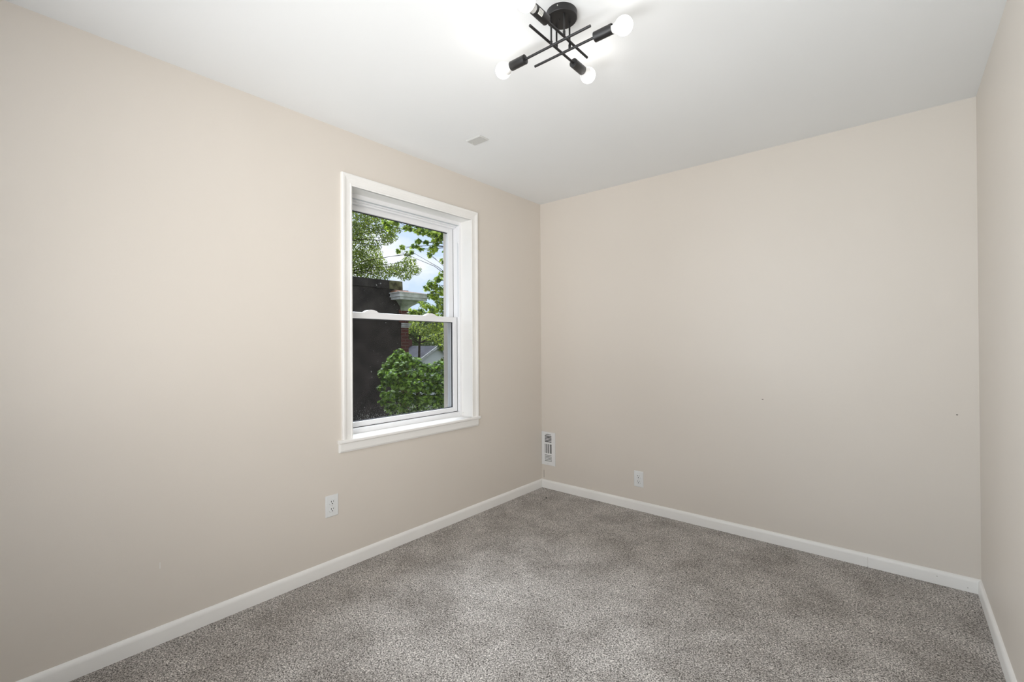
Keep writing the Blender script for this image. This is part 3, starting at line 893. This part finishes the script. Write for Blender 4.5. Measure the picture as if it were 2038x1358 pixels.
BUSH = [(-3.47, 1.05, 1.11, 0.06), (-3.23, 0.99, 1.04, 0.07), (-3.53, 1.0, 1.01, 0.08), (-3.59, 0.95, 0.91, 0.08), (-3.2, 0.9, 0.92, 0.09), (-3.22, 1.14, 0.96, 0.08), (-3.05, 1.15, 0.89, 0.07), (-3.65, 0.9, 0.8, 0.07), (-3.2, 0.76, 0.8, 0.09), (-3.05, 0.89, 0.8, 0.09), (-3.0, 1.06, 0.77, 0.09), (-3.03, 1.3, 0.86, 0.08), (-3.01, 1.44, 0.91, 0.07), (-2.85, 1.19, 0.74, 0.09), (-2.89, 1.42, 0.76, 0.09), (-3.54, 0.87, 0.67, 0.07), (-3.14, 0.81, 0.66, 0.09), (-2.91, 0.87, 0.65, 0.1), (-2.84, 1.07, 0.61, 0.09), (-2.77, 1.26, 0.6, 0.1), (-3.78, 0.93, 0.56, 0.05), (-3.57, 0.85, 0.48, 0.05), (-3.28, 0.82, 0.48, 0.09), (-3.05, 0.89, 0.46, 0.1), (-2.88, 1.03, 0.43, 0.1), (-2.79, 1.24, 0.4, 0.1), (-3.67, 0.89, 0.36, 0.05), (-3.4, 0.86, 0.29, 0.08), (-3.17, 0.92, 0.26, 0.1), (-3.0, 1.06, 0.23, 0.1), (-2.83, 1.21, 0.21, 0.1), (-2.77, 1.39, 0.26, 0.1), (-3.48, 0.92, 0.08, 0.09), (-3.23, 1.0, 0.04, 0.1), (-3.0, 1.2, 0.0, 0.12), (-2.88, 1.43, -0.02, 0.12), (-2.76, 1.53, 0.59, 0.11), (-2.76, 1.53, 0.36, 0.12)]

tree('broadleaf_tree', 'small-leaved green tree rising behind the dark side wall', (-13.2, 4.6, GZ), (-13.0, 4.9, 5.8), 0.16, SMALL_TREE, 1000, 0.058, 'oval', leaf_small, 11, 1.2, 0.014, 0.4)
tree('maple_tree', 'maple with large bright leaves at the right of the window view', (-4.35, 3.75, GZ), (-4.6, 3.45, 4.1), 0.09, MAPLE, 95, 0.082, 'maple', leaf_maple, 12, 1.2, 0.006, 0.7)
tree('sapling_tree', 'dark thin-trunked tree with yellow-green leaves beyond the brick pier', (-15.28, 10.73, GZ), (-15.2, 10.78, 2.7), 0.075, [(x * 0.82 + 0.2, y * 0.80 - 0.35, z * 0.82 + 0.22, r * 0.82) for x, y, z, r in PALE_TREE], 170, 0.10, 'oval', leaf_pale, 13, 1.2, 0.018, 0.6)
far_spots = [(-38.6, 27.7, 1.0, 'distant dark green tree seen between the brick pier and the thin dark trunk'),
             (-46.1, 37.0, 1.2, 'distant dark green tree above the grey roof, right of the thin dark trunk'),
             (-54.7, 48.1, 1.45, 'distant dark green tree behind the white gable peak')]
for i, (tx, ty, sc, lab) in enumerate(far_spots):
    rf = random.Random(40 + i)
    bl = []
    for zc, rr, nn in ((-1.2, 1.9, 6), (0.4, 2.2, 7), (1.8, 2.0, 7), (3.0, 1.3, 5), (3.8, 0.6, 3)):
        for q in range(nn):
            a_ = 2 * math.pi * q / nn + rf.uniform(-.4, .4)
            bl.append((tx + rr * math.cos(a_), ty + rr * math.sin(a_), 1.24 + (zc - 1.24) * sc + rf.uniform(-.4, .4), rf.uniform(0.8, 1.15)))
    tree('distant_tree', lab, (tx, ty, GZ), (tx + 0.3, ty, 3.4), 0.28, bl, 420, 0.24, 'oval', leaf_far, 50 + i, 1.35, 0.04, 0.5)['group'] = 'distant trees behind the far house'
tree('leafy_bush', 'dense big-leaved green bush in front of the dark side wall', (-3.1, 1.15, GZ), (-3.1, 1.1, 0.6), 0.04, BUSH, 220, 0.056, 'maple', leaf_bush, 15, 1.35, 0.006, 0.9, cat='bush')

# ------------------------------------------------------------------ far house
hs = empty('gabled_house', (-26.87, 21.88, GZ), 'distant house with grey shingle roof and white gable', 'house')
AX = Vector((-26.87, 21.88, 0))
rd = Vector((-0.955, 0.296, 0)).normalized()
td = Vector((0.296, 0.955, 0)).normalized()
HALF, DROP, ZR, LEN = 3.2, 2.2, 0.93, 9.0


def hp(al, ac, z):
    q = AX + rd * al + td * ac
    return (q.x, q.y, z)


ze = ZR - DROP
MB().add([hp(0.3, -HALF + .3, GZ), hp(0.3, HALF - .3, GZ), hp(0.3, HALF - .3, ze + .2), hp(0.3, 0, ZR - .02), hp(0.3, -HALF + .3, ze + .2),
          hp(LEN, -HALF + .3, GZ), hp(LEN, HALF - .3, GZ), hp(LEN, HALF - .3, ze + .2), hp(LEN, 0, ZR - .02), hp(LEN, -HALF + .3, ze + .2)],
         [(0, 1, 2, 3, 4), (9, 8, 7, 6, 5), (0, 4, 9, 5), (1, 6, 7, 2), (4, 3, 8, 9), (3, 2, 7, 8), (0, 5, 6, 1)]).build('walls', siding, hs)
m = MB()
for sgn in (-1, 1):
    a_, b_ = (0, ZR), (sgn * HALF, ze)
    m.add([hp(0, a_[0], a_[1]), hp(LEN + .3, a_[0], a_[1]), hp(LEN + .3, b_[0], b_[1]), hp(0, b_[0], b_[1]),
           hp(0, a_[0], a_[1] + .14), hp(LEN + .3, a_[0], a_[1] + .14), hp(LEN + .3, b_[0], b_[1] + .14), hp(0, b_[0], b_[1] + .14)],
          [(0, 3, 2, 1), (4, 5, 6, 7), (0, 1, 5, 4), (1, 2, 6, 5), (2, 3, 7, 6), (3, 0, 4, 7)])
m.build('roof', shingle, hs)
m = MB()
for sgn in (-1, 1):
    m.add([hp(-0.06, 0, ZR - .08), hp(-0.06, sgn * HALF, ze - .08), hp(-0.06, sgn * HALF, ze + .15), hp(-0.06, 0, ZR + .15),
           hp(0.02, 0, ZR - .08), hp(0.02, sgn * HALF, ze - .08), hp(0.02, sgn * HALF, ze + .15), hp(0.02, 0, ZR + .15)],
          [(0, 3, 2, 1), (4, 5, 6, 7), (0, 1, 5, 4), (1, 2, 6, 5), (2, 3, 7, 6), (3, 0, 4, 7)])
m.build('bargeboard', cornice_m, hs)
q = AX + rd * 6.6 + td * -0.2
MB().box((q.x - .3, q.y - .3, ZR - .6), (q.x + .3, q.y + .3, ZR + .75)).build('chimney', brick, hs)
